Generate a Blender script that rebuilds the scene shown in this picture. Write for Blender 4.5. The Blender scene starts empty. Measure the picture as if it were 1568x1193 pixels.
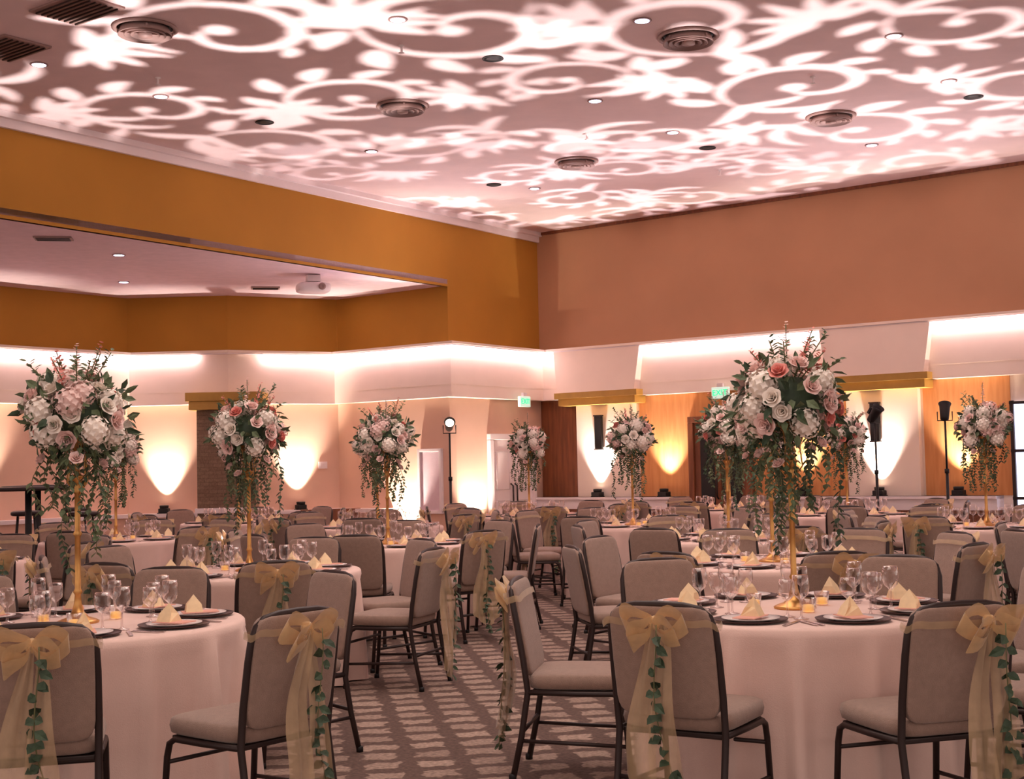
import bpy, bmesh, math, random
import numpy as np
from mathutils import Vector, Matrix, Euler
random.seed(7)
sc = bpy.context.scene
sc.view_settings.view_transform = 'Standard'
sc.view_settings.look = 'None'
sc.view_settings.exposure = 0.12
pi = math.pi

def lin(c):
    o = []
    for x in c:
        x /= 255.0
        o.append(x/12.92 if x <= 0.04045 else ((x+0.055)/1.055)**2.4)
    return (o[0], o[1], o[2], 1.0)

# ------------------------------------------------------------------ materials
def mat(name, col, rough=0.6, metal=0.0, var=0.0, vscale=8.0, bump=0.0, bscale=60.0,
        emit=None, estr=0.0, alpha=1.0, sheen=0.0, trans=0.0, sub=0.0):
    m = bpy.data.materials.new(name)
    m.use_nodes = True
    nt = m.node_tree
    b = nt.nodes['Principled BSDF']
    c = lin(col)
    b.inputs['Base Color'].default_value = c
    b.inputs['Roughness'].default_value = rough
    b.inputs['Metallic'].default_value = metal
    b.inputs['Alpha'].default_value = alpha
    b.inputs['Transmission Weight'].default_value = trans
    b.inputs['Sheen Weight'].default_value = sheen
    if emit is not None:
        b.inputs['Emission Color'].default_value = lin(emit)
        b.inputs['Emission Strength'].default_value = estr
    if var > 0:
        tc = nt.nodes.new('ShaderNodeTexCoord')
        n = nt.nodes.new('ShaderNodeTexNoise')
        n.inputs['Scale'].default_value = vscale
        n.inputs['Detail'].default_value = 4
        r = nt.nodes.new('ShaderNodeValToRGB')
        r.color_ramp.elements[0].position = 0.3
        r.color_ramp.elements[1].position = 0.7
        r.color_ramp.elements[0].color = tuple(max(0, x*(1-var)) for x in c[:3])+(1,)
        r.color_ramp.elements[1].color = tuple(min(1, x*(1+var)) for x in c[:3])+(1,)
        nt.links.new(tc.outputs['Object'], n.inputs['Vector'])
        nt.links.new(n.outputs['Fac'], r.inputs['Fac'])
        nt.links.new(r.outputs['Color'], b.inputs['Base Color'])
    if bump > 0:
        tc = nt.nodes.new('ShaderNodeTexCoord')
        n = nt.nodes.new('ShaderNodeTexNoise')
        n.inputs['Scale'].default_value = bscale
        bp = nt.nodes.new('ShaderNodeBump')
        bp.inputs['Strength'].default_value = bump
        bp.inputs['Distance'].default_value = 0.01
        nt.links.new(tc.outputs['Object'], n.inputs['Vector'])
        nt.links.new(n.outputs['Fac'], bp.inputs['Height'])
        nt.links.new(bp.outputs['Normal'], b.inputs['Normal'])
    return m

M = {}
M['ceil'] = mat('ceiling_paint', (230,206,206), 0.9, var=0.04, vscale=3, bump=0.2, bscale=90)
M['ochre'] = mat('ochre_paint', (180,124,40), 0.85, var=0.05, vscale=1.5)
M['salmon'] = mat('salmon_paint', (190,142,108), 0.85, var=0.05, vscale=1.2)
M['blush'] = mat('blush_paint', (224,184,162), 0.85, var=0.04, vscale=2)
M['cream'] = mat('cream_paint', (244,224,208), 0.8, var=0.03, vscale=2)
M['white'] = mat('white_trim', (242,228,228), 0.6)
M['tile'] = mat('alcove_tile', (232,206,214), 0.9, var=0.05, vscale=6, bump=0.3, bscale=120)
M['gold_board'] = mat('gold_board', (180,138,62), 0.6, var=0.1, vscale=5)
M['dark'] = mat('dark_metal', (52,38,36), 0.45, metal=0.3)
M['black'] = mat('black', (16,13,15), 0.6)
M['fabric'] = mat('taupe_fabric', (156,128,114), 0.9, var=0.08, vscale=40, bump=0.4, bscale=300, sheen=0.3)
M['cloth'] = mat('blush_tablecloth', (240,206,194), 0.8, var=0.03, vscale=6, bump=0.15, bscale=200, sheen=0.2)
M['sash'] = mat('organza_sash', (220,186,142), 0.5, var=0.12, vscale=20, alpha=0.42, sheen=0.5)
M['sashk'] = mat('organza_bow', (232,192,138), 0.5, var=0.12, vscale=20, alpha=0.72, sheen=0.5)
M['ivy'] = mat('ivy_leaf', (58,76,54), 0.6, var=0.3, vscale=20)
M['leaf'] = mat('leaf_green', (96,110,78), 0.6, var=0.35, vscale=15)
M['stemg'] = mat('stem_green', (106,106,68), 0.6)
M['rosew'] = mat('ivory_petal', (252,238,226), 0.6, var=0.05, vscale=30)
M['roseb'] = mat('blush_petal', (248,214,206), 0.6, var=0.06, vscale=30)
M['rosep'] = mat('pink_petal', (240,156,144), 0.6, var=0.10, vscale=30)
M['gold'] = mat('brushed_gold', (214,160,96), 0.32, metal=0.9, var=0.08, vscale=30)
M['charger'] = mat('bronze_charger', (66,42,40), 0.35, metal=0.3)
M['china'] = mat('china', (245,232,228), 0.25)
M['napkin'] = mat('champagne_napkin', (244,214,172), 0.8, var=0.06, vscale=30)
M['menu'] = mat('menu_card', (232,170,152), 0.7)
M['steel'] = mat('cutlery', (200,190,190), 0.25, metal=1.0)
M['louver'] = mat('diffuser_metal', (158,128,122), 0.6, metal=0.1)
M['lamp'] = mat('downlight_lens', (255,255,255), 0.5, emit=(195,208,255), estr=9)
M['trim_glow'] = mat('trim_glow_emit', (255,240,245), 0.5, emit=(255,224,234), estr=7.5)  # emission stands in for uplight catching the trim, not a lamp
M['led'] = mat('led_lens', (255,240,225), 0.5, emit=(255,225,200), estr=12)
M['winglow'] = mat('window_glass', (220,225,255), 0.2, emit=(225,228,255), estr=1.6)
M['exitw'] = mat('exit_housing', (225,240,232), 0.4, emit=(190,240,220), estr=0.5)
M['exitg'] = mat('exit_green', (20,190,120), 0.4, emit=(30,215,140), estr=1.2)
M['candle'] = mat('candle_wax', (255,225,160), 0.5, emit=(255,190,90), estr=0.6)

g = bpy.data.materials.new('thin_glass'); g.use_nodes = True
nt = g.node_tree; nt.nodes.clear()
o_ = nt.nodes.new('ShaderNodeOutputMaterial'); mx = nt.nodes.new('ShaderNodeMixShader')
tr = nt.nodes.new('ShaderNodeBsdfTransparent'); gl = nt.nodes.new('ShaderNodeBsdfGlossy')
lw = nt.nodes.new('ShaderNodeLayerWeight'); lw.inputs['Blend'].default_value = 0.35
tr.inputs['Color'].default_value = (0.93,0.9,0.9,1); gl.inputs['Roughness'].default_value = 0.06
gl.inputs['Color'].default_value = (1,0.96,0.95,1)
nt.links.new(lw.outputs['Facing'], mx.inputs['Fac']); nt.links.new(tr.outputs[0], mx.inputs[1])
nt.links.new(gl.outputs[0], mx.inputs[2]); nt.links.new(mx.outputs[0], o_.inputs[0])
M['glass'] = g

def wood(name, c1, c2, rough=0.45):
    m = bpy.data.materials.new(name); m.use_nodes = True
    nt = m.node_tree; b = nt.nodes['Principled BSDF']
    tc = nt.nodes.new('ShaderNodeTexCoord'); mp = nt.nodes.new('ShaderNodeMapping')
    mp.inputs['Scale'].default_value = (6, 6, 0.6)
    n = nt.nodes.new('ShaderNodeTexNoise'); n.inputs['Scale'].default_value = 3; n.inputs['Detail'].default_value = 6
    r = nt.nodes.new('ShaderNodeValToRGB')
    r.color_ramp.elements[0].color = lin(c1); r.color_ramp.elements[1].color = lin(c2)
    r.color_ramp.elements[0].position = 0.35; r.color_ramp.elements[1].position = 0.65
    nt.links.new(tc.outputs['Object'], mp.inputs[0]); nt.links.new(mp.outputs[0], n.inputs[0])
    nt.links.new(n.outputs['Fac'], r.inputs[0]); nt.links.new(r.outputs[0], b.inputs['Base Color'])
    b.inputs['Roughness'].default_value = rough
    return m
M['wood'] = wood('honey_wood', (206,136,80), (220,152,96), 0.8)
M['dwood'] = wood('walnut_wood', (110,60,36), (136,78,46))

def brickmat(name, c1, c2, mortar, w, h, ms, rot=0.0, smooth=0.1, offset=0.5, noise=0.0):
    m = bpy.data.materials.new(name); m.use_nodes = True
    nt = m.node_tree; b = nt.nodes['Principled BSDF']
    tc = nt.nodes.new('ShaderNodeTexCoord'); mp = nt.nodes.new('ShaderNodeMapping')
    mp.inputs['Rotation'].default_value = rot if isinstance(rot, tuple) else (0,0,rot)
    br = nt.nodes.new('ShaderNodeTexBrick')
    br.offset = offset
    br.inputs['Scale'].default_value = 1.0
    br.inputs['Color1'].default_value = lin(c1); br.inputs['Color2'].default_value = lin(c2)
    br.inputs['Mortar'].default_value = lin(mortar)
    br.inputs['Brick Width'].default_value = w; br.inputs['Row Height'].default_value = h
    br.inputs['Mortar Size'].default_value = ms; br.inputs['Mortar Smooth'].default_value = smooth
    nt.links.new(tc.outputs['Object'], mp.inputs[0])
    vec = mp.outputs[0]
    if name == 'patterned_carpet':
        nn = nt.nodes.new('ShaderNodeTexNoise'); nn.inputs['Scale'].default_value = 11; nn.inputs['Detail'].default_value = 3
        nt.links.new(vec, nn.inputs[0])
        sb = nt.nodes.new('ShaderNodeVectorMath'); sb.operation = 'SUBTRACT'; sb.inputs[1].default_value = (0.5,0.5,0.5)
        nt.links.new(nn.outputs['Color'], sb.inputs[0])
        sl = nt.nodes.new('ShaderNodeVectorMath'); sl.operation = 'SCALE'; sl.inputs['Scale'].default_value = 0.13
        nt.links.new(sb.outputs[0], sl.inputs[0])
        ad = nt.nodes.new('ShaderNodeVectorMath'); nt.links.new(vec, ad.inputs[0]); nt.links.new(sl.outputs[0], ad.inputs[1])
        vec = ad.outputs[0]
    nt.links.new(vec, br.inputs['Vector'])
    out = br.outputs['Color']
    if noise > 0:
        n = nt.nodes.new('ShaderNodeTexNoise'); n.inputs['Scale'].default_value = 45; n.inputs['Detail'].default_value = 5
        nt.links.new(tc.outputs['Object'], n.inputs[0])
        mr = nt.nodes.new('ShaderNodeMapRange'); mr.inputs[1].default_value = 0.3; mr.inputs[2].default_value = 0.7
        mr.inputs[3].default_value = 1-noise; mr.inputs[4].default_value = 1+noise
        nt.links.new(n.outputs['Fac'], mr.inputs[0])
        vm = nt.nodes.new('ShaderNodeVectorMath'); vm.operation = 'SCALE'
        nt.links.new(out, vm.inputs[0]); nt.links.new(mr.outputs[0], vm.inputs['Scale'])
        out = vm.outputs[0]
    nt.links.new(out, b.inputs['Base Color'])
    b.inputs['Roughness'].default_value = 0.95
    return m
M['carpet'] = brickmat('patterned_carpet', (166,142,128), (146,122,110), (96,74,66), 0.26, 0.22, 0.052, rot=math.radians(-9), smooth=0.3, offset=0.0, noise=0.35)
M['stone'] = brickmat('stone_wainscot', (150,96,72), (120,74,56), (84,54,44), 0.35, 0.12, 0.01, rot=(pi/2,0,0), noise=0.3)
M['mosaic'] = brickmat('mosaic_column', (132,108,88), (120,96,78), (108,86,70), 0.14, 0.06, 0.004, rot=(pi/2,0,0), noise=0.2)

# ------------------------------------------------------------------ mesh builder
class MB:
    def __init__(s): s.v=[]; s.f=[]; s.m=[]; s.s=[]; s.mats=[]
    def mi(s, k):
        if k not in s.mats: s.mats.append(k)
        return s.mats.index(k)
    def add(s, vs, fs, k, smooth=True, X=None):
        o = len(s.v); i = s.mi(k)
        for p in vs:
            p = Vector(p)
            s.v.append(tuple(X @ p) if X is not None else tuple(p))
        for f in fs:
            s.f.append([o+a for a in f]); s.m.append(i); s.s.append(smooth)
    def tube(s, pts, r, k, seg=8, X=None, closed=False, cap=True):
        pts = [Vector(p) for p in pts]; n = len(pts)
        rs = r if isinstance(r, (list, tuple)) else [r]*n
        up = None; vs = []; fs = []
        for i, p in enumerate(pts):
            if closed: t = pts[(i+1) % n]-pts[i-1]
            else: t = pts[min(i+1, n-1)]-pts[max(i-1, 0)]
            t.normalize()
            if up is None:
                up = Vector((0,0,1)) if abs(t.z) < 0.9 else Vector((1,0,0))
            a = up - t*up.dot(t); a.normalize(); b = t.cross(a); up = a
            for j in range(seg):
                th = 2*pi*j/seg
                vs.append(p + (a*math.cos(th)+b*math.sin(th))*rs[i])
        L = n if closed else n-1
        for i in range(L):
            for j in range(seg):
                i2 = (i+1) % n; j2 = (j+1) % seg
                fs.append([i*seg+j, i*seg+j2, i2*seg+j2, i2*seg+j])
        if cap and not closed:
            fs.append(list(range(seg))[::-1]); fs.append([(n-1)*seg+j for j in range(seg)])
        s.add(vs, fs, k, True, X)
    def lathe(s, prof, k, seg=20, o=(0,0,0), X=None, smooth=True):
        vs = []; fs = []
        for (r, z) in prof:
            for j in range(seg):
                th = 2*pi*j/seg
                vs.append((o[0]+r*math.cos(th), o[1]+r*math.sin(th), o[2]+z))
        for i in range(len(prof)-1):
            for j in range(seg):
                j2 = (j+1) % seg
                fs.append([i*seg+j, i*seg+j2, (i+1)*seg+j2, (i+1)*seg+j])
        if prof[0][0] > 1e-5: fs.append(list(range(seg))[::-1])
        if prof[-1][0] > 1e-5: fs.append([(len(prof)-1)*seg+j for j in range(seg)])
        s.add(vs, fs, k, smooth, X)
    def box(s, c, d, k, bev=0.0, X=None, rz=0.0):
        bm = bmesh.new(); bmesh.ops.create_cube(bm, size=1)
        for v in bm.verts: v.co = Vector((v.co.x*d[0], v.co.y*d[1], v.co.z*d[2]))
        if bev > 0: bmesh.ops.bevel(bm, geom=bm.edges[:], offset=bev, segments=2, affect='EDGES', profile=0.6)
        R = Matrix.Translation(c) @ Matrix.Rotation(rz, 4, 'Z')
        bm.verts.index_update()
        s.add([R @ v.co for v in bm.verts], [[v.index for v in f.verts] for f in bm.faces], k, False, X)
        bm.free()
    def sup(s, c, h, k, e1=0.35, e2=0.35, nu=24, nv=12, X=None):
        def sp(x, e): return math.copysign(abs(x)**e, x)
        vs = []; fs = []
        for i in range(nv+1):
            ph = -pi/2+pi*i/nv
            for j in range(nu):
                th = 2*pi*j/nu
                vs.append((c[0]+h[0]*sp(math.cos(ph), e1)*sp(math.cos(th), e2),
                           c[1]+h[1]*sp(math.cos(ph), e1)*sp(math.sin(th), e2),
                           c[2]+h[2]*sp(math.sin(ph), e1)))
        for i in range(nv):
            for j in range(nu):
                j2 = (j+1) % nu
                fs.append([i*nu+j, i*nu+j2, (i+1)*nu+j2, (i+1)*nu+j])
        s.add(vs, fs, k, True, X)
    def mesh(s, name):
        me = bpy.data.meshes.new(name)
        me.from_pydata(s.v, [], s.f)
        for k in s.mats: me.materials.append(M[k])
        me.polygons.foreach_set('material_index', s.m)
        me.polygons.foreach_set('use_smooth', s.s)
        me.update()
        return me
    def obj(s, name, loc=(0,0,0), rz=0.0, parent=None):
        return place(s.mesh(name), name, loc, rz, parent)
def place(me, name, loc=(0,0,0), rz=0.0, parent=None, scale=1.0):
    ob = bpy.data.objects.new(name, me)
    ob.location = loc; ob.rotation_euler = (0,0,rz); ob.scale = (scale,)*3
    sc.collection.objects.link(ob)
    if parent: ob.parent = parent
    return ob
def light(name, kind, loc, energy, color=(1,1,1), parent=None, tgt=None, **kw):
    l = bpy.data.lights.new(name, kind); l.energy = energy; l.color = color
    for a, b in kw.items(): setattr(l, a, b)
    ob = bpy.data.objects.new(name, l); ob.location = loc
    if tgt is not None:
        ob.rotation_euler = (Vector(tgt)-Vector(loc)).to_track_quat('-Z', 'Y').to_euler()
    sc.collection.objects.link(ob)
    if parent: ob.parent = parent
    return ob

# ------------------------------------------------------------------ room shell
ZC = 5.53; ZA = 4.35; ZT = 3.40; ZB = 2.54
C = Vector((0.5, 24.0))
dR = Vector((0.796, -0.606)); dL = Vector((-0.573, -0.82))
nR = Vector((-0.606, -0.796))            # into room from right wall
nL = Vector((0.82, -0.573))              # into room from left wall
P690 = C + dL*2.63
P520 = Vector((-3.0, 23.4)); P340 = Vector((-4.7, 22.5)); P180 = Vector((-6.4, 22.6)); P0 = Vector((-7.8, 20.8))
PA = Vector((-10.5, 17.0)); PB = Vector((-13.5, 9.0))
RE = C + dR*14
LE = C + dL*22
def W(s, d=0.0): return C + dR*s + nR*d
def LW(t, d=0.0): return C + dL*t + nL*d

def offset(pts, d):
    out = []
    for i, p in enumerate(pts):
        ns = []
        if i > 0:
            e = (pts[i]-pts[i-1]).normalized(); ns.append(Vector((e.y, -e.x)))
        if i < len(pts)-1:
            e = (pts[i+1]-pts[i]).normalized(); ns.append(Vector((e.y, -e.x)))
        if len(ns) == 1: out.append(p+ns[0]*d)
        else:
            m = (ns[0]+ns[1]); m.normalize()
            out.append(p + m*(d/max(0.3, m.dot(ns[0]))))
    return out
def strip(mb, pts, d0, d1, z0, z1, k):
    a = offset(pts, d0); b = offset(pts, d1); n = len(pts)
    vs = []
    for i in range(n):
        vs += [(a[i].x,a[i].y,z0),(b[i].x,b[i].y,z0),(b[i].x,b[i].y,z1),(a[i].x,a[i].y,z1)]
    fs = []
    for i in range(n-1):
        o = i*4; q = o+4
        for j in range(4):
            j2 = (j+1) % 4
            fs.append([o+j, q+j, q+j2, o+j2])
    fs.append([0,1,2,3]); fs.append([(n-1)*4+j for j in (3,2,1,0)])
    mb.add(vs, fs, k, False)
def poly(mb, pts, z0, z1, k):
    n = len(pts)
    vs = [(p[0],p[1],z0) for p in pts]+[(p[0],p[1],z1) for p in pts]
    fs = [list(range(n))[::-1], [n+i for i in range(n)]]
    for i in range(n): fs.append([i,(i+1)%n,n+(i+1)%n,n+i])
    mb.add(vs, fs, k, False)

mb = MB(); poly(mb, [(-14,-2),(16,-2),(16,14),(RE.x,RE.y),(C.x,C.y),(P690.x,P690.y),(P520.x,P520.y),(P340.x,P340.y),(P180.x,P180.y),(P0.x,P0.y),(PA.x,PA.y),(PB.x,PB.y)], -0.1, 0, 'carpet'); mb.obj('floor')
mb = MB(); poly(mb, [(-14,-2),(16,-2),(16,12.2),(RE.x,RE.y),(C.x,C.y),(LE.x,LE.y)], ZC, ZC+0.15, 'ceil'); mb.obj('ceiling')
mb = MB(); poly(mb, [tuple(P690),tuple(P520),tuple(P340),tuple(P180),tuple(P0),tuple(PA),tuple(PB),tuple(LE)][::-1], ZA, ZA+0.1, 'tile'); mb.obj('ceiling_alcove')
mb = MB()
strip(mb, [LE, P690], -0.15, 0.0, ZA, ZC, 'ochre')
strip(mb, [P690, C], -0.15, 0.0, ZT, ZC, 'ochre')
strip(mb, [P690, C], -0.15, 0.0, 0, ZT, 'blush')
mb.obj('wall_left')
alc = [PB, PA, P0, P180, P340, P520, P690]
mb = MB()
strip(mb, alc, -0.15, 0.0, 0, ZT, 'blush'); strip(mb, alc, -0.15, 0.0, ZT, ZA, 'ochre')
mb.obj('wall_alcove')
mb = MB()
strip(mb, [C, RE], -0.15, 0.0, 0, ZT, 'cream'); strip(mb, [C, RE], -0.15, 0.0, ZT, ZC, 'salmon')
mb.obj('wall_right')
full = alc + [C, RE]
mb = MB()
for (d0,d1,z0,z1) in ((0.0,0.20,ZB,ZB+0.2),(0.0,0.205,ZB+0.2,ZT)):
    strip(mb, full, d0, d1, z0, z1, 'cream')
mb.obj('trim_bulkhead')
mb = MB()
strip(mb, [LE, C], 0.0, 0.05, ZC-0.17, ZC, 'white'); strip(mb, [LE, C], 0.05, 0.11, ZC-0.07, ZC, 'white')
mb.obj('trim_crown_left')
mb = MB(); strip(mb, [C, RE], 0.0, 0.03, ZC-0.05, ZC, 'dwood'); mb.obj('trim_crown_right')
mb = MB(); strip(mb, [LE, P690], 0.0, 0.015, ZA-0.02, ZA+0.02, 'ochre'); mb.obj('trim_soffit')
mb = MB()
strip(mb, full, 0.2, 0.36, ZT-0.03, ZT+0.01, 'cream'); strip(mb, full, 0.2, 0.33, ZT-0.05, ZT-0.03, 'white')
mb.obj('trim_moulding')
def trim_glow(pts):
    mb = MB(); strip(mb, pts, 0.27, 0.33, ZT-0.13, ZT-0.05, 'trim_glow'); mb.obj('trim_glow_strip')  # glowing strip added under the moulding to imitate its overexposed uplit edge
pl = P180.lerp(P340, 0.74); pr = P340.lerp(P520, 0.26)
trim_glow([PB, PA, P0, P180, pl])
trim_glow([pr, P520, P690, C, W(0.62)])
trim_glow([W(2.02), W(5.72)])
trim_glow([W(6.85), W(13.5)])
mb = MB()
strip(mb, alc[:-1]+[P520.lerp(P690,0.5)], 0.0, 0.25, 0, 0.70, 'blush'); strip(mb, alc[:-1]+[P520.lerp(P690,0.5)], 0.0, 0.29, 0.70, 0.76, 'white')
mb.obj('trim_wainscot_left')
for a, b in ((0.02, 3.0), (4.15, 8.0), (9.8, 13.5)):
    mb = MB()
    strip(mb, [W(a), W(b)], 0.0, 0.28, 0, 0.66, 'stone'); strip(mb, [W(a), W(b)], 0.0, 0.30, 0.66, 0.86, 'white')
    strip(mb, [W(a), W(b)], 0.0, 0.34, 0.82, 0.86, 'white')
    mb.obj('trim_wainscot_right')
mb = MB(); strip(mb, [LW(0.4), C], 0, 0.02, 0, 0.14, 'white'); mb.obj('baseboard_left')
def panel(a, b, k, z0=0.86, z1=ZB, d=0.02):
    mb = MB(); strip(mb, [W(a), W(b)], 0.0, d, z0, z1, k)
    mb.obj('wall_panel')
panel(0.02, 0.8, 'dwood'); panel(2.05, 3.05, 'wood'); panel(4.1, 5.7, 'wood'); panel(6.9, 8.15, 'wood'); panel(9.6, 13.5, 'wood')
def column(s0, s1, name='wall_column'):
    mb = MB()
    strip(mb, [W(s0), W(s1)], 0.0, 0.12, 0.86, 2.42, 'cream')
    strip(mb, [W(s0-0.2), W(s1+0.2)], 0.0, 0.36, 2.42, 2.54, 'gold_board')
    strip(mb, [W(s0-0.26), W(s1+0.26)], 0.0, 0.40, 2.54, 2.64, 'gold_board')
    a0 = W(s0-0.2,0.20); a1 = W(s1+0.2,0.20); b0 = W(s0-0.2,0.38); b1 = W(s1+0.2,0.38)
    t0 = W(s0-0.3,0.20); t1 = W(s1+0.3,0.20); u0 = W(s0-0.3,0.34); u1 = W(s1+0.3,0.34)
    vs = [(a0.x,a0.y,2.64),(a1.x,a1.y,2.64),(b1.x,b1.y,2.64),(b0.x,b0.y,2.64),(t0.x,t0.y,ZT-0.05),(t1.x,t1.y,ZT-0.05),(u1.x,u1.y,ZT-0.05),(u0.x,u0.y,ZT-0.05)]
    mb.add(vs, [[0,1,2,3],[4,7,6,5],[0,4,5,1],[1,5,6,2],[2,6,7,3],[3,7,4,0]], 'cream', False)
    mb.obj(name)
column(0.84, 1.98); column(5.76, 6.86)
mb = MB()
mb.box((0,0,1.22), (0.94,0.3,2.44), 'mosaic'); mb.box((0,-0.02,2.50), (1.15,0.5,0.14), 'gold_board', 0.01); mb.box((0,-0.02,2.64), (1.25,0.56,0.14), 'gold_board', 0.01)
mb.box((0,-0.02,0.80), (1.0,0.36,0.08), 'white')
mb.obj('wall_column', (-4.66, 22.22, 0), 0.02)
rzR = math.atan2(dR.y, dR.x)
for s in (1.32, 6.22):
    mb = MB()
    mb.box((0,0,0), (0.14,0.06,0.55), 'black', 0.008); mb.box((0,0.03,0), (0.09,0.04,0.45), 'dark', 0.005)
    mb.box((0,-0.005,0.285), (0.16,0.075,0.02), 'dark'); mb.box((0,-0.005,-0.285), (0.16,0.075,0.02), 'dark')
    p = W(s, 0.16); mb.obj('wall_sconce', (p.x,p.y,1.95), rzR)
def door(name, origin, rz, w, h, km, kf, glass=False):
    mb = MB()
    mb.box((0,-0.03,h+0.05), (w+0.2,0.08,0.1), kf, 0.01)
    for sx in (-1,1):
        mb.box((sx*(w/2+0.05),-0.03,h/2), (0.1,0.08,h), kf, 0.01)
        mb.box((sx*w/4,-0.01,h/2), (w/2-0.01,0.04,h), km, 0.004)
        if glass:
            mb.box((sx*w/4,-0.03,h*0.58), (w/2-0.22,0.02,h*0.6), 'black', 0.004)
        else:
            for zz in (h*0.28, h*0.72):
                mb.tube([(sx*w/4-w/4+0.1,-0.035,zz-h*0.17),(sx*w/4+w/4-0.1,-0.035,zz-h*0.17),(sx*w/4+w/4-0.1,-0.035,zz+h*0.17),(sx*w/4-w/4+0.1,-0.035,zz+h*0.17)], 0.008, km, 6, closed=True)
        mb.tube([(sx*0.06,-0.03,h*0.40),(sx*0.06,-0.08,h*0.42),(sx*0.06,-0.08,h*0.58),(sx*0.06,-0.03,h*0.60)], 0.016, 'dark', 6)
    return mb.obj(name, origin, rz)
rzL = math.atan2(-dL.y, -dL.x)
p = LW(0.98, 0.02); door('door_1', (p.x,p.y,0), rzL, 1.15, 1.86, 'white', 'white')
p = W(3.58, 0.03); door('door_2', (p.x,p.y,0), rzR, 0.95, 2.05, 'dwood', 'dwood', True)
mb = MB(); strip(mb, [W(3.05), W(4.1)], 0.0, 0.03, 2.15, ZB, 'wood'); mb.obj('wall_panel')
mb = MB()
mb.box((0,0,0), (1.35,0.03,2.0), 'winglow')
for x in (-0.68,-0.23,0.23,0.68): mb.box((x,-0.03,0), (0.05,0.06,2.06), 'dark')
for z in (-1.0,-0.33,0.33,1.0): mb.box((0,-0.03,z), (1.42,0.06,0.04), 'dark')
p = W(8.86, 0.03); mb.obj('window_1', (p.x,p.y,1.15), rzR)
e = (P690-P520); rzA = math.atan2(e.y, e.x)
p = P520.lerp(P690, 0.84); n_ = Vector((e.y,-e.x)).normalized(); p = p+n_*0.03
mb = MB(); mb.box((0,0,0), (0.42,0.03,0.95), 'tile')
for x in (-0.23,0.23): mb.box((x,-0.01,0), (0.05,0.06,1.02), 'white', 0.005)
for z in (-0.5,0.5): mb.box((0,-0.01,z), (0.51,0.06,0.05), 'white', 0.005)
mb.obj('window_2', (p.x,p.y,1.2), rzA)
p = P340.lerp(P520, 0.85); mb = MB(); mb.box((0,0,0),(0.16,0.02,0.12),'white',0.004); mb.box((-0.03,-0.015,0),(0.03,0.02,0.05),'white',0.003); mb.box((0.03,-0.015,0),(0.03,0.02,0.05),'white',0.003); mb.obj('light_switch', (p.x,p.y-0.03,1.5), 0.49)
def exit_sign(p, z, rz):
    mb = MB(); mb.box((0,0,0), (0.30,0.06,0.18), 'exitw', 0.01); mb.box((0,0,0.12), (0.1,0.05,0.06), 'white')
    ob = mb.obj('exit_sign', (p.x,p.y,z), rz)
    cu = bpy.data.curves.new('exit_letters', 'FONT'); cu.body = 'EXIT'; cu.size = 0.13; cu.extrude = 0.004
    cu.align_x = 'CENTER'; cu.align_y = 'CENTER'; cu.materials.append(M['exitg'])
    t = bpy.data.objects.new('letters', cu); sc.collection.objects.link(t); t.parent = ob
    t.location = (0,-0.034,0); t.rotation_euler = (pi/2,0,0)
exit_sign(LW(0.95,0.30), 2.50, rzL); exit_sign(W(3.75,0.31), 2.50, rzR)

# ------------------------------------------------------------------ ceiling fixtures
mb = MB()
mb.lathe([(0.085,0),(0.09,-0.008),(0.075,-0.012),(0.062,-0.004)], 'louver', 20)
mb.lathe([(0.068,-0.012),(0.0,-0.016)], 'lamp', 20)
me_dl = mb.mesh('recessed_downlight')
DL = [(-.97,12.22),(1.28,12.4),(3.79,13.03),(-4.64,13.35),(-3.75,14.6),(1.01,15.17),(4.85,14.68),(-1.75,17.4),(2.07,16.73),(4.79,17.66),(0.4,20.0),(-0.6,10.0),(2.6,10),(-3.2,10.2)]
for i,(x,y) in enumerate(DL):
    ob = place(me_dl, 'recessed_downlight', (x,y,ZC))
    if i%2==0:
        light('lamp', 'SPOT', (0,0,-0.03), 110, (1.0,0.84,0.78), parent=ob, spot_size=math.radians(105), spot_blend=0.8, shadow_soft_size=0.08)
for x,y in ((-5.2,18.0),(-5.88,20.6),(-8.2,16)):
    ob = place(me_dl, 'recessed_downlight', (x,y,ZA))
    light('lamp', 'SPOT', (0,0,-0.03), 50, (1.0,0.84,0.84), parent=ob, spot_size=math.radians(110), spot_blend=0.7, shadow_soft_size=0.06)
mb = MB()
mb.lathe([(0.105,0),(0.11,-0.01),(0.095,-0.014),(0.085,-0.004)], 'black', 24); mb.lathe([(0.085,-0.004),(0.05,-0.006),(0,-0.012)], 'black', 24)
me_sp = mb.mesh('ceiling_speaker')
for x,y in ((-.12,13.48),(-2.84,15.8),(5.35,15.36),(2.63,17.62),(-.2,19.67)): place(me_sp, 'ceiling_speaker', (x,y,ZC))
mb = MB()
mb.lathe([(0.29,0),(0.30,-0.015),(0.275,-0.03),(0.255,-0.02),(0.25,-0.0)], 'louver', 32)
for r in (0.22,0.165,0.11): mb.lathe([(r,-0.01),(r+0.025,-0.075),(r+0.015,-0.08),(r-0.012,-0.015)], 'louver', 32)
mb.lathe([(0.26,-0.003),(0,-0.004)], 'black', 32)
mb.lathe([(0.06,-0.02),(0.065,-0.085),(0.0,-0.095)], 'louver', 20)
for a in (0, pi/2): mb.box((0,0,-0.05), (0.5,0.018,0.03), 'louver', rz=a)
me_df = mb.mesh('air_diffuser')
for x,y in ((-3.3,12.3),(-1.17,15.2),(1.77,12.9),(3.89,16.1),(.94,18.24)): place(me_df, 'air_diffuser', (x,y,ZC), random.random())
mb = MB(); mb.box((0,0,-0.01),(0.7,0.5,0.02),'louver',0.004)
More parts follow.
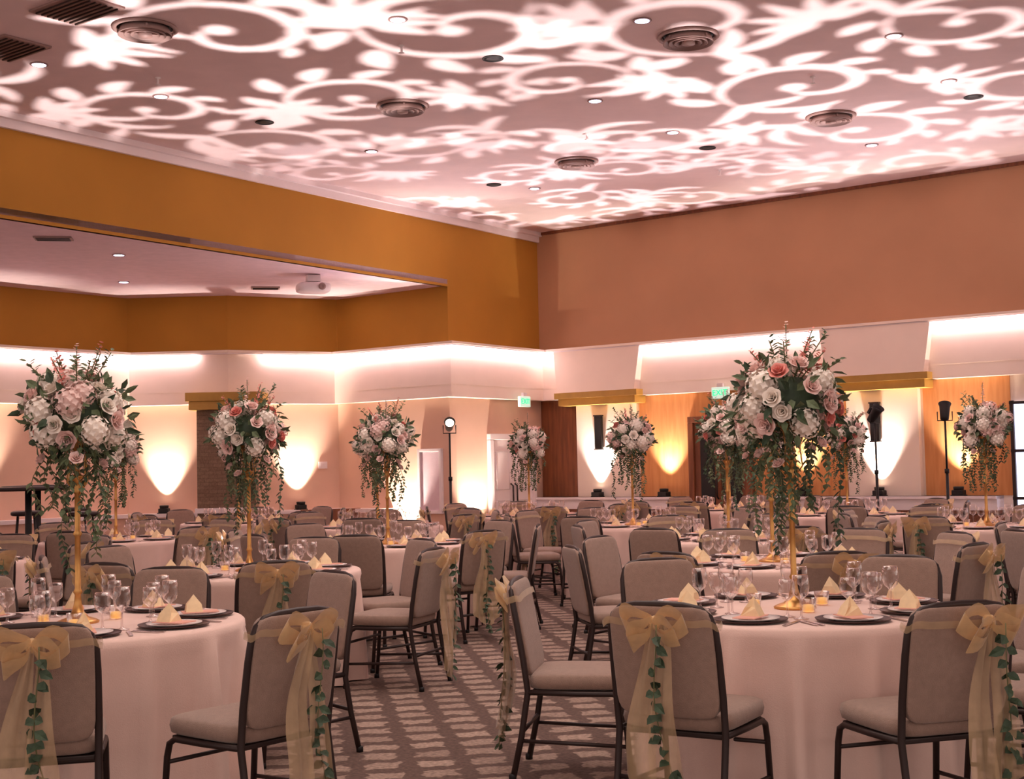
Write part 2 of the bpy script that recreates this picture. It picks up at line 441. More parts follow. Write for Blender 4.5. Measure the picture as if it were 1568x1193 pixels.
for i in range(8): mb.box((0,-0.2+i*0.057,-0.025),(0.62,0.012,0.02),'dark')
me_v = mb.mesh('ceiling_vent')
for x,y in ((-3.75,11.75),(-4.75,12.8)): place(me_v, 'ceiling_vent', (x,y,ZC), rzR)
mb = MB(); mb.lathe([(0.03,0),(0.03,-0.01),(0.012,-0.015),(0.012,-0.07),(0.03,-0.075),(0.0,-0.08)], 'white', 12)
me_s = mb.mesh('fire_sprinkler')
for x,y in ((-1.0,13.0),(1.0,16.7),(-3.6,13.9),(3.3,14.4),(3.0,19)): place(me_s, 'fire_sprinkler', (x,y,ZC))
mb = MB(); mb.box((0,0,-0.06),(0.2,0.2,0.1),'white',0.01); mb.sup((0,0,-0.2),(0.25,0.2,0.08),'white',0.5,0.4); mb.lathe([(0.05,0),(0.055,0.03),(0.03,0.035),(0,0.02)],'louver',16,X=Matrix.Translation((0.1,-0.2,-0.2))@Matrix.Rotation(pi/2,4,'X'))
mb.obj('ceiling_projector', (-2.95,20.3,ZA), 0.3)
mb = MB(); mb.box((0,0,-0.01),(0.45,0.25,0.02),'louver',0.004)
for i in range(4): mb.box((0,-0.09+i*0.06,-0.022),(0.4,0.012,0.01),'dark')
me_v2 = mb.mesh('ceiling_vent')
for x,y in ((-5.6,16.6),(-3.9,21.6)): place(me_v2,'ceiling_vent',(x,y,ZA),0.2)

# ------------------------------------------------------------------ gobo projectors (real stencil plates)
GP=[(-2.75,12.75),(3.2,14.6),(0.75,20.7)]
def gobo(name, px, py, seed, R, power, color, lz=0.42, S0=1.0, idx=0):
    rnd = random.Random(seed)
    N = 480
    mask = np.zeros((N,N), bool)
    def paint(x, y, r):
        i0 = int((x-r+R)/(2*R)*N); i1 = int((x+r+R)/(2*R)*N)+1
        j0 = int((y-r+R)/(2*R)*N); j1 = int((y+r+R)/(2*R)*N)+1
        i0 = max(i0,0); j0 = max(j0,0); i1 = min(i1,N); j1 = min(j1,N)
        if i0 >= i1 or j0 >= j1: return
        xs = (np.arange(i0,i1)+0.5)/N*2*R-R; ys = (np.arange(j0,j1)+0.5)/N*2*R-R
        mask[i0:i1,j0:j1] |= ((xs[:,None]-x)**2+(ys[None,:]-y)**2) < r*r
    def stroke(pts, ws):
        for (x,y),w in zip(pts,ws):
            if w > 0.012: paint(x,y,w)
    def leafl(x, y, a, L, w, curl):
        pts=[]; ws=[]
        for i in range(40):
            t=i/39; pts.append((x,y)); ws.append(w*(math.sin(pi*t**0.8)**0.9+0.04))
            x+=math.cos(a)*L/39; y+=math.sin(a)*L/39; a+=curl/39
        stroke(pts,ws)
    def scroll(cx, cy, S, a0, d):
        # open scroll: short volute with an acanthus crest of leaf lobes
        pts=[]; ws=[]; n=190
        for i in range(n):
            t=i/(n-1)
            r=S*(1-t)**0.95+0.16*S; a=a0+d*t*2.15*pi
            pts.append((cx+r*math.cos(a),cy+r*math.sin(a)))
            ws.append(S*(0.025+0.085*math.sin(pi*min(1,t*1.1))**0.8))
        stroke(pts,ws)
        paint(pts[-1][0],pts[-1][1],S*0.17)
        x,y=pts[0]; a=math.atan2(pts[0][1]-pts[2][1],pts[0][0]-pts[2][0])
        leafl(x,y,a,S*1.6,S*0.12,-d*2.0)
        leafl(x,y,a+d*0.5,S*1.1,S*0.13,d*1.0)
        leafl(x,y,a-d*0.8,S*1.0,S*0.12,-d*1.2)
        for q,sz in ((6,1.1),(22,1.15),(39,1.1),(56,0.95),(73,0.8),(90,0.65)):
            x,y=pts[q]; dx=pts[q+1][0]-x; dy=pts[q+1][1]-y
            a=math.atan2(dy,dx)-d*1.1
            leafl(x+0.15*S*math.cos(a),y+0.15*S*math.sin(a),a,S*0.62*sz,S*0.15*sz,d*1.0)
    def palmette(cx,cy,S,a0):
        for q in range(-3,4):
            a=a0+q*0.42
            leafl(cx+0.12*S*math.cos(a),cy+0.12*S*math.sin(a),a,S*(1.0-0.10*abs(q)),S*0.115,q*0.28)
    step=2.35*S0
    k=int(R/step)+1
    for i in range(-k,k+1):
        for j in range(-k,k+1):
            x=(i+0.5*(j%2))*step+rnd.uniform(-.25,.25); y=j*step*0.85+rnd.uniform(-.25,.25)
            scroll(x,y,rnd.uniform(0.62,0.82)*S0,rnd.uniform(0,2*pi),rnd.choice((-1,1)))
            palmette(x+step*0.5,y+rnd.uniform(-.1,.1),0.75*S0,rnd.uniform(0,2*pi))
    xs=(np.arange(N)+0.5)/N*2*R-R
    XX,YY=np.meshgrid(xs,xs,indexing='ij')
    mask &= (XX**2+YY**2) < (R*0.97)**2
    wx=XX+px; wy=YY+py
    d0=np.hypot(wx-px,wy-py)
    for q,(ux,uy) in enumerate(GP):
        if q!=idx: mask &= d0 < np.hypot(wx-ux,wy-uy)+0.9
    mask &= ((wx-C.x)*nR.x+(wy-C.y)*nR.y)>0.15
    inside = ((wx-C.x)*nL.x+(wy-C.y)*nL.y)>0.12
    if idx==0:
        # two narrow light leaks that rake down the soffit
        ang=np.arctan2(XX,YY); streak=((np.abs(ang+0.10)<0.022)|(np.abs(ang-0.01)<0.014))&(d0>5.0)&(d0<7.3)
        mask = (mask&inside)|(streak&~inside)
    else:
        mask &= inside
    dz=0.06; s=dz/(ZC-lz)
    vs=[]; fs=[]
    for i in range(N):
        x0=(i/N*2*R-R)*s; x1=((i+1)/N*2*R-R)*s
        j=0; row=mask[i]
        while j<N:
            if row[j]: j+=1; continue
            k0=j
            while j<N and not row[j]: j+=1
            y0=(k0/N*2*R-R)*s; y1=(j/N*2*R-R)*s
            o=len(vs); vs+=[(x0,y0,lz+dz),(x1,y0,lz+dz),(x1,y1,lz+dz),(x0,y1,lz+dz)]; fs.append([o,o+1,o+2,o+3])
    mb=MB(); h=R*s
    mb.add(vs,fs,'black',False)
    H=h
    for sx,sy,w,l in ((1,0,0.02,2*H+0.04),(-1,0,0.02,2*H+0.04)):
        mb.box((sx*(H+0.01),0,lz+0.0),(w,l,0.16),'dark')
    for sy in (1,-1): mb.box((0,sy*(H+0.01),lz+0.0),(2*H,0.02,0.16),'dark')
    mb.box((0,0,lz-0.14),(2*H+0.06,2*H+0.06,0.14),'dark',0.01)
    mb.tube([(0,0,0.03),(0,0,lz-0.2)],0.03,'dark',10)
    mb.lathe([(0.14,0),(0.14,0.025),(0.05,0.045),(0,0.045)],'dark',20)
    ob=mb.obj(name,(px,py,0))
    light('lamp','POINT',(0,0,lz),power,color,parent=ob,shadow_soft_size=0.0008)
gobo('gobo_projector',*GP[0],3,7.5,2000,(1,0.88,0.84),S0=1.1,idx=0)
gobo('gobo_projector',*GP[1],11,6.5,1900,(1,0.87,0.84),S0=1.1,idx=1)
gobo('gobo_projector',*GP[2],5,5.6,1400,(1,0.86,0.87),S0=0.85,idx=2)

# ------------------------------------------------------------------ uplights
mb=MB()
mb.box((0,0,0.05),(0.16,0.16,0.07),'black',0.012); mb.lathe([(0.07,0.08),(0.075,0.13),(0.065,0.135),(0.06,0.12)],'black',16); mb.lathe([(0.06,0.12),(0,0.121)],'led',16)
mb.box((0,0,0.008),(0.2,0.12,0.016),'black')
me_up=mb.mesh('uplight')
def uplight(x,y,z,nx,ny,e=440,col=(1,0.87,0.72),size=72):
    ob=place(me_up,'uplight',(x,y,z),math.atan2(ny,nx)+pi/2)
    l=bpy.data.lights.new('lamp','SPOT'); l.energy=e; l.color=col; l.spot_size=math.radians(size); l.spot_blend=0.9; l.shadow_soft_size=0.03
    lo=bpy.data.objects.new('lamp',l); sc.collection.objects.link(lo)
    lo.parent=ob; lo.location=(0,0,0.15)
    d=Vector((-nx*0.16,-ny*0.16,1.0))
    d=Matrix.Rotation(-ob.rotation_euler.z,3,'Z')@d
    lo.rotation_euler=d.to_track_quat('-Z','Y').to_euler()
for s,c,en in ((1.32,(1,0.88,0.80),400),(2.62,(1,0.84,0.70),260),(5.05,(1,0.84,0.70),260),(6.28,(1,0.88,0.80),400),(7.45,(1,0.84,0.70),260),(10.4,(1,0.84,0.70),260)):
    p=W(s,0.24); uplight(p.x,p.y,0.86,nR.x,nR.y,en,c)
uplight(-5.75,22.39,0.76,0.0,-1.0); uplight(-3.58,22.87,0.76,0.47,-0.88)
n1=Vector((e.y,-e.x)).normalized()
p=P520.lerp(P690,0.62)+n1*0.22; uplight(p.x,p.y,0.0,n1.x,n1.y,600)
p=LW(2.05,0.22); uplight(p.x,p.y,0.0,nL.x,nL.y,600)
e2=(P0-PA).normalized(); n2=Vector((e2.y,-e2.x)); p=PA.lerp(P0,0.9)+n2*0.2; uplight(p.x,p.y,0.76,n2.x,n2.y)

# ------------------------------------------------------------------ chairs
def leafm(mb,p,d,nrm,L,wd,k):
    d=Vector(d).normalized(); nrm=Vector(nrm); s=d.cross(nrm)
    if s.length<1e-4: s=Vector((1,0,0))
    s.normalize(); n=s.cross(d); p=Vector(p)
    vs=[p,p+d*L*0.35+s*wd,p+d*L*0.45-n*wd*0.3,p+d*L*0.35-s*wd,p+d*L-n*L*0.15,p+d*L*0.7+s*wd*0.7,p+d*L*0.7-s*wd*0.7]
    mb.add(vs,[[0,1,2],[0,2,3],[1,5,2],[2,5,4],[2,4,6],[2,6,3]],k,False)
def ivy(mb,p0,L,rnd,k,ls,n):
    x,y,z=p0; pts=[]; ph=rnd.uniform(0,6); ph2=rnd.uniform(0,6)
    for i in range(n+1):
        t=i/n; pts.append(Vector((x+0.05*math.sin(ph+6*t)*t,y+0.02*math.sin(ph2+5*t)-0.01,z-L*t)))
    mb.tube(pts,0.0025,'stemg',4)
    for i in range(1,n+1):
        for q in range(2):
            a=rnd.uniform(0,2*pi); d=Vector((math.cos(a),math.sin(a)*0.8-0.2,-0.5+rnd.uniform(-.3,.3)))
            leafm(mb,pts[i],d,(0,-1,0.4),ls*rnd.uniform(0.6,1.5),ls*0.42,k)
def chair_mesh(sash, seed):
    rnd=random.Random(seed)
    mb=MB()
    mb.sup((0,0.01,0.445),(0.235,0.24,0.045),'fabric',0.45,0.32,28,10)
    mb.box((0,0,0.395),(0.42,0.42,0.02),'dark',0.005)
    T=Matrix.Translation((0,-0.262,0.68))@Matrix.Rotation(math.radians(10),4,'X')
    mb.sup((0,0,0),(0.215,0.026,0.22),'fabric',0.28,0.26,32,14,X=T)
    pts=[]
    for z,x,y in ((0.0,0.225,-0.30),(0.2,0.222,-0.255),(0.40,0.222,-0.222),(0.55,0.224,-0.240),(0.72,0.222,-0.268),(0.80,0.218,-0.283),(0.855,0.20,-0.293),(0.885,0.165,-0.298),(0.897,0.10,-0.301),(0.90,0,-0.303)):
        pts.append((x,y,z))
    full_=pts+[(-x,y,z) for x,y,z in pts[-2::-1]]
    mb.tube(full_,0.0145,'dark',8)
    for sx in (-1,1):
        mb.tube([(sx*0.222,-0.225,0.40),(sx*0.225,0.0,0.395),(sx*0.225,0.17,0.395),(sx*0.225,0.205,0.375),(sx*0.225,0.222,0.32),(sx*0.23,0.25,0.0)],0.0135,'dark',8)
        mb.tube([(sx*0.224,-0.26,0.18),(sx*0.228,0.235,0.16)],0.009,'dark',6)
        for fy in (-0.30,0.25): mb.lathe([(0.018,0),(0.018,0.025),(0.012,0.03)],'black',8,o=(sx*0.227,fy,0))
    mb.tube([(-0.222,-0.25,0.22),(0.222,-0.25,0.22)],0.010,'dark',6)
    mb.tube([(-0.225,0.22,0.30),(0.225,0.22,0.30)],0.009,'dark',6)
    if sash:
        ox=(-0.07,0.0,0.08)[seed%3]
        N=28; vs=[]; fs=[]
        for i in range(N):
            a=2*pi*i/N
            x=0.242*math.copysign(abs(math.cos(a))**0.3,math.cos(a)); y=-0.290+0.042*math.copysign(abs(math.sin(a))**0.5,math.sin(a))
            zz=0.835-0.012*math.cos(a)**2+0.006*math.sin(a*5)
            vs+=[(x,y+0.004,zz-0.014),(x*1.01,y,zz),(x,y-0.004,zz+0.014)]
        for i in range(N):
            q=(i+1)%N
            for j in range(2): fs.append([i*3+j,q*3+j,q*3+j+1,i*3+j+1])
        mb.add(vs,fs,'sash')
        ky=-0.352; kz=0.835
        mb.sup((ox,ky,kz),(0.024,0.020,0.028),'sashk',0.8,0.8,10,6)
        for sx in (-1,1):
            for (sc_,tl,al) in ((1.12,0.05,0),(0.85,-0.45,0.01)):
                n=18; vs=[]; fs=[]
                for i in range(n+1):
                    a=2*pi*i/n
                    lx=0.058*sc_*(1-math.cos(a)); up=0.036*sc_*math.sin(a)
                    wdt=0.012+0.034*(1-math.cos(a))/2
                    drp=tl*lx*(1 if sx>0 else 1.6)+0.007*math.sin(3*a+seed*2+sx)
                    for q in (-1,-0.33,0.33,1):
                        vs.append((ox+sx*lx,ky-0.01-al-0.35*abs(up)-wdt*q*0.6+0.005*math.sin(9*q+a),kz+up*1.0+drp+wdt*q*0.8))
                for i in range(n):
                    for j in range(3): fs.append([i*4+j,(i+1)*4+j,(i+1)*4+j+1,i*4+j+1])
                mb.add(vs,fs,'sashk')
            L=rnd.uniform(0.60,0.78); n=26; vs=[]; fs=[]; ph=rnd.uniform(0,6)
            for i in range(n+1):
                t=i/n; w=0.012+0.050*min(1,t*1.5)
                cx=ox+sx*(0.014+0.052*t+0.014*math.sin(ph+5*t)); z=kz-L*t
                yb=-0.352+0.015*math.sin(ph+7*t)-0.03*t
                for q in range(7):
                    u=q/6*2-1
                    vs.append((cx+w*u,yb+0.016*math.sin(u*6+ph+3*t),z+0.05*u*sx*t))
            for i in range(n):
                for j in range(6): fs.append([i*7+j,(i+1)*7+j,(i+1)*7+j+1,i*7+j+1])
            mb.add(vs,fs,'sash')
        ivy(mb,(ox+0.03,ky-0.03,kz),rnd.uniform(0.66,0.78),rnd,'ivy',0.046,17)
    return mb.mesh('dining_chair')
CH=[chair_mesh(False,0)]+[chair_mesh(True,s) for s in (1,2,3)]

# ------------------------------------------------------------------ table with cloth
def table_mesh(seed):
    rnd=random.Random(seed); mb=MB(); seg=180; R=0.765
    prof=[(0,0.752),(0.3,0.752),(0.6,0.752),(0.735,0.752),(0.755,0.748),(R,0.738),(R+0.003,0.71)]
    nf=15; ph=[rnd.uniform(-0.25,0.25) for _ in range(nf)]; am=[rnd.uniform(0.5,1.3) for _ in range(nf)]
    rows=[]
    for r,z in prof: rows.append([(r,z)]*seg)
    for kx in range(1,16):
        t=kx/15; z=0.71-0.70*t; row=[]
        for j in range(seg):
            u=j/seg*nf; i=int(u)%nf; f=u-int(u)
            c=abs(f-0.5-ph[i]*0.4)
            bumpv=math.exp(-(c/0.12)**2)*am[i]
            r=R+0.003+ (0.125*bumpv-0.055)*t**0.6 + 0.008*math.sin(j*0.55+seed)*t
            row.append((r,z))
        rows.append(row)
    vs=[]; fs=[]
    for row in rows:
        for j,(r,z) in enumerate(row):
            a=2*pi*j/seg; vs.append((r*math.cos(a),r*math.sin(a),z))
    for i in range(len(rows)-1):
        for j in range(seg):
            q=(j+1)%seg; fs.append([(i+1)*seg+j,(i+1)*seg+q,i*seg+q,i*seg+j])
    mb.add(vs,fs,'cloth')
    mb.tube([(0,0,0.02),(0,0,0.7)],0.04,'dark',10); mb.lathe([(0.3,0.0),(0.3,0.03),(0,0.05)],'dark',20)
    return mb.mesh('round_table')
TB=[table_mesh(1),table_mesh(2),table_mesh(3)]

# ------------------------------------------------------------------ place settings
def goblet(mb,x,y,h,r):
    mb.lathe([(0.034,0.0),(0.034,0.003),(0.008,0.008),(0.005,0.02),(0.005,h*0.42),(0.012,h*0.46),(r*0.85,h*0.56),(r,h*0.70),(r*0.97,h*0.85),(r*0.86,h)],'glass',14,o=(x,y,0))
def settings(seed,n=8):
    rnd=random.Random(seed); mb=MB()
    for i in range(n):
        a=2*pi*i/n; X=Matrix.Rotation(a,4,'Z')
        sub=MB()
        c=(0,-0.56,0.0)
        sub.lathe([(0,0.003),(0.10,0.003),(0.155,0.012),(0.16,0.015),(0.155,0.008),(0.09,0.0)],'charger',28,o=c)
        sub.lathe([(0.0,0.009),(0.085,0.010),(0.125,0.020),(0.122,0.016),(0.08,0.005)],'china',24,o=c)
        sub.box((0.0,-0.56,0.022),(0.10,0.17,0.004),'menu')
        w=0.045; hh=0.085; cy=-0.53
        vs=[(-w,cy-0.04,0.02),(w,cy-0.04,0.02),(w*0.9,cy+0.04,0.02),(-w*0.9,cy+0.04,0.02),(0.004,cy,0.02+hh),(-w*0.55,cy-0.035,0.02+hh*0.45),(w*0.55,cy-0.035,0.02+hh*0.45),(w*0.5,cy+0.035,0.02+hh*0.45),(-w*0.5,cy+0.035,0.02+hh*0.45),(0,cy-0.015,0.02+hh*0.5)]
        sub.add(vs,[[0,1,6,9],[0,9,5],[1,2,7,6],[2,3,8,7],[3,0,5,8],[9,6,4],[5,9,4],[6,7,4],[7,8,4],[8,5,4]],'napkin',False)
        sub.box((-0.19,-0.58,0.004),(0.015,0.17,0.003),'steel'); sub.box((-0.215,-0.58,0.004),(0.015,0.15,0.003),'steel'); sub.box((0.19,-0.58,0.004),(0.016,0.19,0.003),'steel')
        goblet(sub,0.17,-0.40,0.19,0.038); goblet(sub,0.09,-0.35,0.165,0.036)
        off=len(mb.v)
        for v in sub.v: mb.v.append(tuple(X@Vector(v)))
        for f,mi_,s_ in zip(sub.f,sub.m,sub.s):
            mb.f.append([off+q for q in f]); mb.m.append(mb.mi(sub.mats[mi_])); mb.s.append(s_)
    for i in range(3):
        a=2*pi*i/3+0.4
        x,y=0.19*math.cos(a),0.19*math.sin(a)
        mb.lathe([(0.028,0),(0.03,0.005),(0.036,0.065),(0.034,0.065),(0.028,0.01)],'glass',14,o=(x,y,0)); mb.lathe([(0.026,0.006),(0.026,0.035),(0,0.036)],'candle',12,o=(x,y,0))
    return mb.mesh('place_settings')
PS=[settings(1)]

# ------------------------------------------------------------------ floral centrepiece
def rose(mb,c,n,R,k,rnd):
    n=Vector(n).normalized(); c=Vector(c)
    a=n.orthogonal().normalized(); b=n.cross(a)
    for (cnt,r0,r1,h0,h1,w) in ((3,0.05,0.16,0.1,0.75,0.28),(4,0.14,0.38,0.0,0.72,0.42),(5,0.2,0.66,-0.1,0.58,0.52),(6,0.2,1.0,-0.2,0.34,0.62)):
        st=rnd.uniform(0,6)
        for i in range(cnt):
            th=st+2*pi*i/cnt; e=a*math.cos(th)+b*math.sin(th); t=n.cross(e)
            vs=[]; fs=[]
            for vi in range(4):
                v=vi/3
                rr=r0+(r1-r0)*v**0.8; hh=h0+(h1-h0)*math.sin(v*pi*0.55)
                for ui in range(4):
                    u=ui/3*2-1
                    ww=w*(0.35+0.65*math.sin(pi*(0.2+0.65*v)))
                    vs.append(c+R*(e*(rr*(1-0.22*u*u))+n*(hh-0.06*u*u*v)+t*(u*ww)))
            for vi in range(3):
                for ui in range(3):
                    q=vi*4+ui; fs.append([q,q+1,q+5,q+4])
            mb.add(vs,fs,k)
def hydr(mb,c,R,k,rnd,n=60):
    c=Vector(c)
    mb.sup(c,(R*0.8,)*3,k,1,1,10,6)
    for i in range(n):
        z=1-2*(i+0.5)/n; th=i*2.39996; r=math.sqrt(1-z*z)
        d=Vector((r*math.cos(th),r*math.sin(th),z)); p=c+d*R*rnd.uniform(0.88,1.05)
        a=d.orthogonal().normalized(); a=(Matrix.Rotation(rnd.uniform(0,6),3,d)@a); b=d.cross(a); s=R*0.24
        vs=[p]
        for q in range(4):
            th2=q*pi/2
            e=a*math.cos(th2)+b*math.sin(th2); f=a*math.cos(th2+pi/4)+b*math.sin(th2+pi/4); g2=a*math.cos(th2-pi/4)+b*math.sin(th2-pi/4)
            vs+=[p+g2*s*0.6+d*s*0.15,p+e*s*1.05+d*s*0.25,p+f*s*0.6+d*s*0.15]
        fs=[[0,1+3*q,2+3*q,3+3*q] for q in range(4)]
        mb.add(vs,fs,k,False)
def centerpiece(seed):
    rnd=random.Random(seed); mb=MB()
    mb.lathe([(0.095,0),(0.098,0.008),(0.085,0.016),(0.05,0.028),(0.03,0.05),(0.018,0.09),(0.014,0.13),(0.022,0.145),(0.014,0.16),(0.013,0.40),(0.022,0.415),(0.013,0.43),(0.013,0.60),(0.022,0.615),(0.014,0.63),(0.02,0.66),(0.035,0.68),(0.038,0.685),(0.02,0.69),(0.012,0.70),(0.012,0.80),(0.07,0.86),(0.075,0.865),(0,0.85)],'gold',20)
    for i in range(10):
        a=2*pi*i/10
        for q in range(7):
            mb.lathe([(0,-0.011),(0.009,0),(0,0.011)],'glass',6,o=(0.055*math.cos(a),0.055*math.sin(a),0.665-0.024*q+0.2))
    for i in range(4):
        a=2*pi*i/4
        mb.tube([(0.012*math.cos(a),0.012*math.sin(a),0.60),(0.06*math.cos(a),0.06*math.sin(a),0.66),(0.05*math.cos(a),0.05*math.sin(a),0.75),(0.08*math.cos(a),0.08*math.sin(a),0.84)],0.004,'gold',5)
    cz=0.97
    mb.sup((0,0,cz),(0.15,0.15,0.11),'ivy',1,1,14,8)
    n=40
    for i in range(n):
        z=1-1.85*(i+0.5)/n; th=i*2.39996+rnd.uniform(-.3,.3); r=math.sqrt(max(0,1-z*z))
        d=Vector((r*math.cos(th),r*math.sin(th),z))
        k=rnd.random(); f=rnd.uniform(0.8,1.22)
        p=Vector((d.x*0.20*f,d.y*0.20*f,cz+d.z*0.16*f))
        nn=Vector((d.x,d.y,d.z*0.8+0.2))
        if k<0.50: hydr(mb,p,rnd.uniform(0.055,0.078),'rosew' if rnd.random()<0.75 else 'roseb',rnd)
        elif k<0.68: rose(mb,p,nn,rnd.uniform(0.044,0.058),'rosew',rnd)
        elif k<0.91: rose(mb,p,nn,rnd.uniform(0.044,0.06),'roseb',rnd)
        else: rose(mb,p,nn,rnd.uniform(0.040,0.055),'rosep',rnd)
    for i in range(230):
        z=rnd.uniform(-0.95,0.95); th=rnd.uniform(0,2*pi); r=math.sqrt(1-z*z)
        d=Vector((r*math.cos(th),r*math.sin(th),z)); f=rnd.uniform(0.75,1.25)
        p=Vector((d.x*0.20*f,d.y*0.20*f,cz+d.z*0.165*f))
        dd=d+Vector((rnd.uniform(-.7,.7),rnd.uniform(-.7,.7),rnd.uniform(-.7,.5)))
        leafm(mb,p,dd,d,rnd.uniform(0.05,0.09),rnd.uniform(0.012,0.022),'leaf' if rnd.random()<0.6 else 'ivy')
    for i in range(11):
        th=rnd.uniform(0,2*pi); tilt=rnd.uniform(0.3,1.5) if i else 0.05
        d=Vector((math.cos(th)*tilt,math.sin(th)*tilt,1)).normalized(); L=rnd.uniform(0.26,0.36)+(0.05 if i==0 else 0)
        b0=Vector((0,0,cz+0.02)); mb.tube([b0,b0+d*L*0.5,b0+d*L+Vector((0,0,-0.01))],0.003,'stemg',5)
        for q in range(16):
            t=0.45+0.55*q/15; p=b0+d*L*t; a=rnd.uniform(0,2*pi)
            dd=d*0.6+Vector((math.cos(a),math.sin(a),0))
            if i%3==0: leafm(mb,p,dd,d,0.036*(1.4-t),0.016*(1.5-t)+0.003,'rosep' if i else 'roseb')
            else: leafm(mb,p,dd,d,0.04,0.009,'leaf')
    for i in range(20):
        th=2*pi*i/20+rnd.uniform(-.2,.2); R0=rnd.uniform(0.05,0.20); L=rnd.uniform(0.14,0.55)*(1.15-0.3*(i%2))
        x,y=R0*math.cos(th),R0*math.sin(th); pts=[]; ph=rnd.uniform(0,6); m=max(8,int(L*40))
        for q in range(m+1):
            t=q/m; pts.append(Vector((x*(1+0.15*math.sin(t*2))+0.016*math.sin(ph+9*t),y*(1+0.15*math.sin(t*2))+0.016*math.cos(ph+8*t),cz-0.10-L*t)))
        mb.tube(pts,0.002,'stemg',4)
        for q in range(m+1):
            for _ in range(2):
                a=rnd.uniform(0,2*pi); leafm(mb,pts[q],(math.cos(a),math.sin(a),-0.8),(math.cos(a),math.sin(a),0.8),rnd.uniform(0.024,0.050),rnd.uniform(0.008,0.017),'leaf' if i%3 else 'ivy')
        if i%4==0: rose(mb,pts[m//3],(x,y,0.1),0.035,'roseb',rnd)
    return mb.mesh('floral_centerpiece')
FC=[centerpiece(s) for s in (4,9,15)]

# ------------------------------------------------------------------ place tables
A_=[(-98,1.0,1),(-35,1.03,1),(14,1.06,1),(58,1.06,1),(103,1.05,0),(143,1.05,0),(-157,1.05,0)]
B_=[(11,1.15,1),(47,1.32,1),(126,1.06,0),(176,1.06,0),(-140,1.06,0),(-85,1.06,0),(-35,1.06,1)]
D_=[(74,1.06,1),(17,1.12,1),(-28,1.06,1),(-75,1.06,1),(-120,1.06,0),(122,1.06,0),(170,1.06,0)]
tables=[(1.29,6.36,A_),(-2.05,6.40,B_),(1.74,9.25,None),(-1.84,9.45,D_),(-1.15,12.35,None),(0.2,18.4,None),(1.3,15.0,None),(1.9,12.15,None),
        (4.56,13.2,None),(4.95,9.95,None),(-4.75,11.1,None),(-4.15,14.2,None),(-1.6,15.95,None),(4.0,16.4,None),(3.0,19.0,None),(-3.7,18.3,None)]
rnd=random.Random(21)
placed=[]
for i,(x,y,ch) in enumerate(tables):
    tr_=rnd.uniform(0,6)
    place(TB[i%3],'round_table',(x,y,0),tr_)
    place(PS[0],'place_settings',(x,y,0.7525),math.radians(14 if i==0 else 20))
    place(FC[i%3],'floral_centerpiece',(x,y,0.7525),rnd.uniform(0,6),scale=1.0)
    if ch is None:
        o=rnd.uniform(0,45)
        if i==2: o=8
        ch=[(o+45*k+rnd.uniform(-5,5),1.06+rnd.uniform(0,0.06),1 if rnd.random()<0.6 else 0) for k in range(8)]
    for a,r,s in ch:
        ar=math.radians(a)
        cx,cy=x+r*math.sin(ar),y-r*math.cos(ar)
        if any((cx-u)**2+(cy-v)**2<0.55**2 for u,v in GP): continue
        if any((cx-u)**2+(cy-v)**2<0.52**2 for u,v in placed): continue
        placed.append((cx,cy))
        place(CH[rnd.choice((1,2,3)) if s else 0],'dining_chair',(cx,cy,0),ar+math.radians(rnd.uniform(-5,5)))

# ------------------------------------------------------------------ light stands
def stand(x,y,h,tilt,rz,lit=False):
    mb=MB()
    for q in range(3):
        a=2*pi*q/3; mb.tube([(0.02*math.cos(a),0.02*math.sin(a),0.62),(0.42*math.cos(a),0.42*math.sin(a),0.012)],0.011,'black',6)
        mb.tube([(0.02*math.cos(a),0.02*math.sin(a),0.28),(0.23*math.cos(a),0.23*math.sin(a),0.30)],0.008,'black',6)
    mb.tube([(0,0,0.2),(0,0,h*0.6)],0.020,'black',8); mb.tube([(0,0,h*0.6),(0,0,h-0.10)],0.014,'black',8)
    mb.lathe([(0.03,0),(0.03,0.06)],'black',8,o=(0,0,0.6)); mb.lathe([(0.03,0),(0.03,0.06)],'black',8,o=(0,0,h*0.6))
    mb.tube([(-0.095,0,h+0.02),(-0.095,0,h-0.1),(0.095,0,h-0.1),(0.095,0,h+0.02)],0.008,'black',6)
    X=Matrix.Translation((0,0,h+0.02))@Matrix.Rotation(tilt,4,'X')
    mb.lathe([(0.035,-0.13),(0.055,-0.115),(0.065,0.0),(0.07,0.08),(0.085,0.12),(0.08,0.12),(0.06,0.08)],'black',16,X=X)
    mb.lathe([(0.065,0.085),(0,0.087)],'led' if lit else 'black',16,X=X)
    mb.box((0.0,0.085,0.0),(0.07,0.04,0.10),'black',0.008,X=X)
    return mb.obj('light_stand',(x,y,0),rz)
S1=stand(-0.95,20.4,2.03,1.2,0.1,True); S2=stand(4.95,18.6,2.0,0.7,0.6); S3=stand(5.75,18.1,2.0,-0.5,-0.4)
for (x,y,h,t,en) in ((-0.95,20.4,2.3,(-1.0,18.5,5.5),280),(4.95,18.6,2.3,(3.2,17.5,5.5),220),(5.75,18.1,2.3,(6.2,15.5,5.5),190)):
    light('stand_wash_light','SPOT',(x,y,h),en,(1,0.82,0.84),tgt=t,spot_size=math.radians(140),spot_blend=1.0,shadow_soft_size=0.06)
mb=MB(); mb.lathe([(0.0,1.10),(0.40,1.10),(0.41,1.085),(0.40,1.06),(0,1.06)],'dark',28)
mb.tube([(0,0,0.03),(0,0,1.06)],0.035,'black',10); mb.lathe([(0.27,0),(0.27,0.02),(0.05,0.05)],'black',20)
me_ht=mb.mesh('high_top_table')
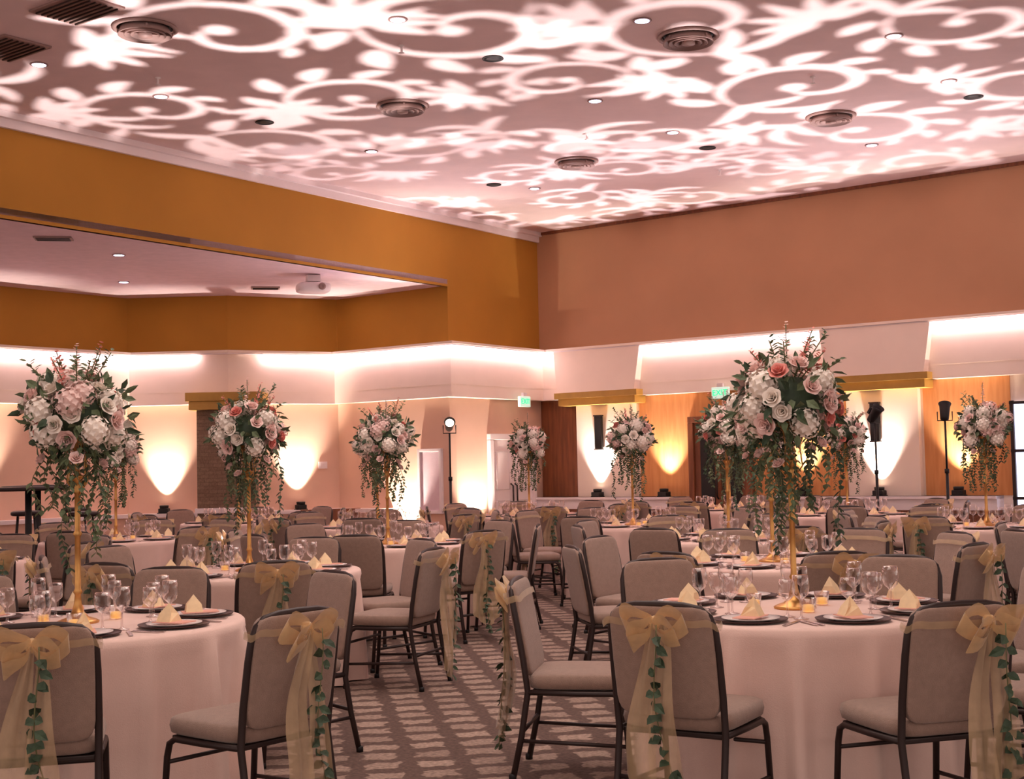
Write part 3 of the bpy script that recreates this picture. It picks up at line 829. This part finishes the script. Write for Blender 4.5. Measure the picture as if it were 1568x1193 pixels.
place(me_ht,'high_top_table',(-5.95,16.7,0),0,None,1.18); place(me_ht,'high_top_table',(-6.6,18.9,0),0,None,1.18)
mb=MB(); mb.sup((0,0,0.95),(0.19,0.19,0.035),'dark',0.5,0.6)
for q in range(4):
    a=pi/4+q*pi/2; mb.tube([(0.14*math.cos(a),0.14*math.sin(a),0.93),(0.24*math.cos(a),0.24*math.sin(a),0)],0.012,'black',6)
mb.tube([(0.20*math.cos(pi/4+q*pi/2),0.20*math.sin(pi/4+q*pi/2),0.34) for q in range(4)],0.008,'black',6,closed=True)
me_st=mb.mesh('bar_stool')
for x,y in ((-5.3,16.8),(-6.3,17.6),(-6.0,18.7)): place(me_st,'bar_stool',(x,y,0),0.3)
mb=MB(); mb.box((0,0,0.42),(1.0,0.4,0.08),'dwood',0.015); mb.box((0,0.18,0.62),(1.0,0.05,0.3),'dwood',0.01)
for sx in (-1,1):
    for sy in (-1,1): mb.box((sx*0.44,sy*0.15,0.19),(0.06,0.06,0.38),'dwood',0.005)
mb.obj('bench',(-3.0,22.5,0),0.3)

# ------------------------------------------------------------------ general light
light('fill_area_light','AREA',(0.0,4.5,5.4),110,(1,0.85,0.75),tgt=(0,4.6,0),shape='SQUARE',size=4)  # added soft fill above the view, no fixture here
light('fill_area_light','AREA',(0.5,9.0,5.4),130,(1,0.85,0.77),tgt=(0.5,9.1,0),shape='SQUARE',size=4)  # second added fill, brightens the tables further in
w=bpy.data.worlds.new('World'); sc.world=w; w.use_nodes=True
w.node_tree.nodes['Background'].inputs[0].default_value=(1,0.82,0.75,1)
w.node_tree.nodes['Background'].inputs[1].default_value=0.85

# ------------------------------------------------------------------ camera
cam=bpy.data.cameras.new('camera'); co=bpy.data.objects.new('camera',cam); sc.collection.objects.link(co)
cam.sensor_width=36; cam.sensor_fit='HORIZONTAL'; cam.lens=2083/1568*36
cam.clip_end=200
co.matrix_world=Matrix.Translation((0,0,1.45))@Matrix.Rotation(math.radians(90+3.13),4,'X')@Matrix.Rotation(math.radians(-1.25),4,'Z')
sc.camera=co
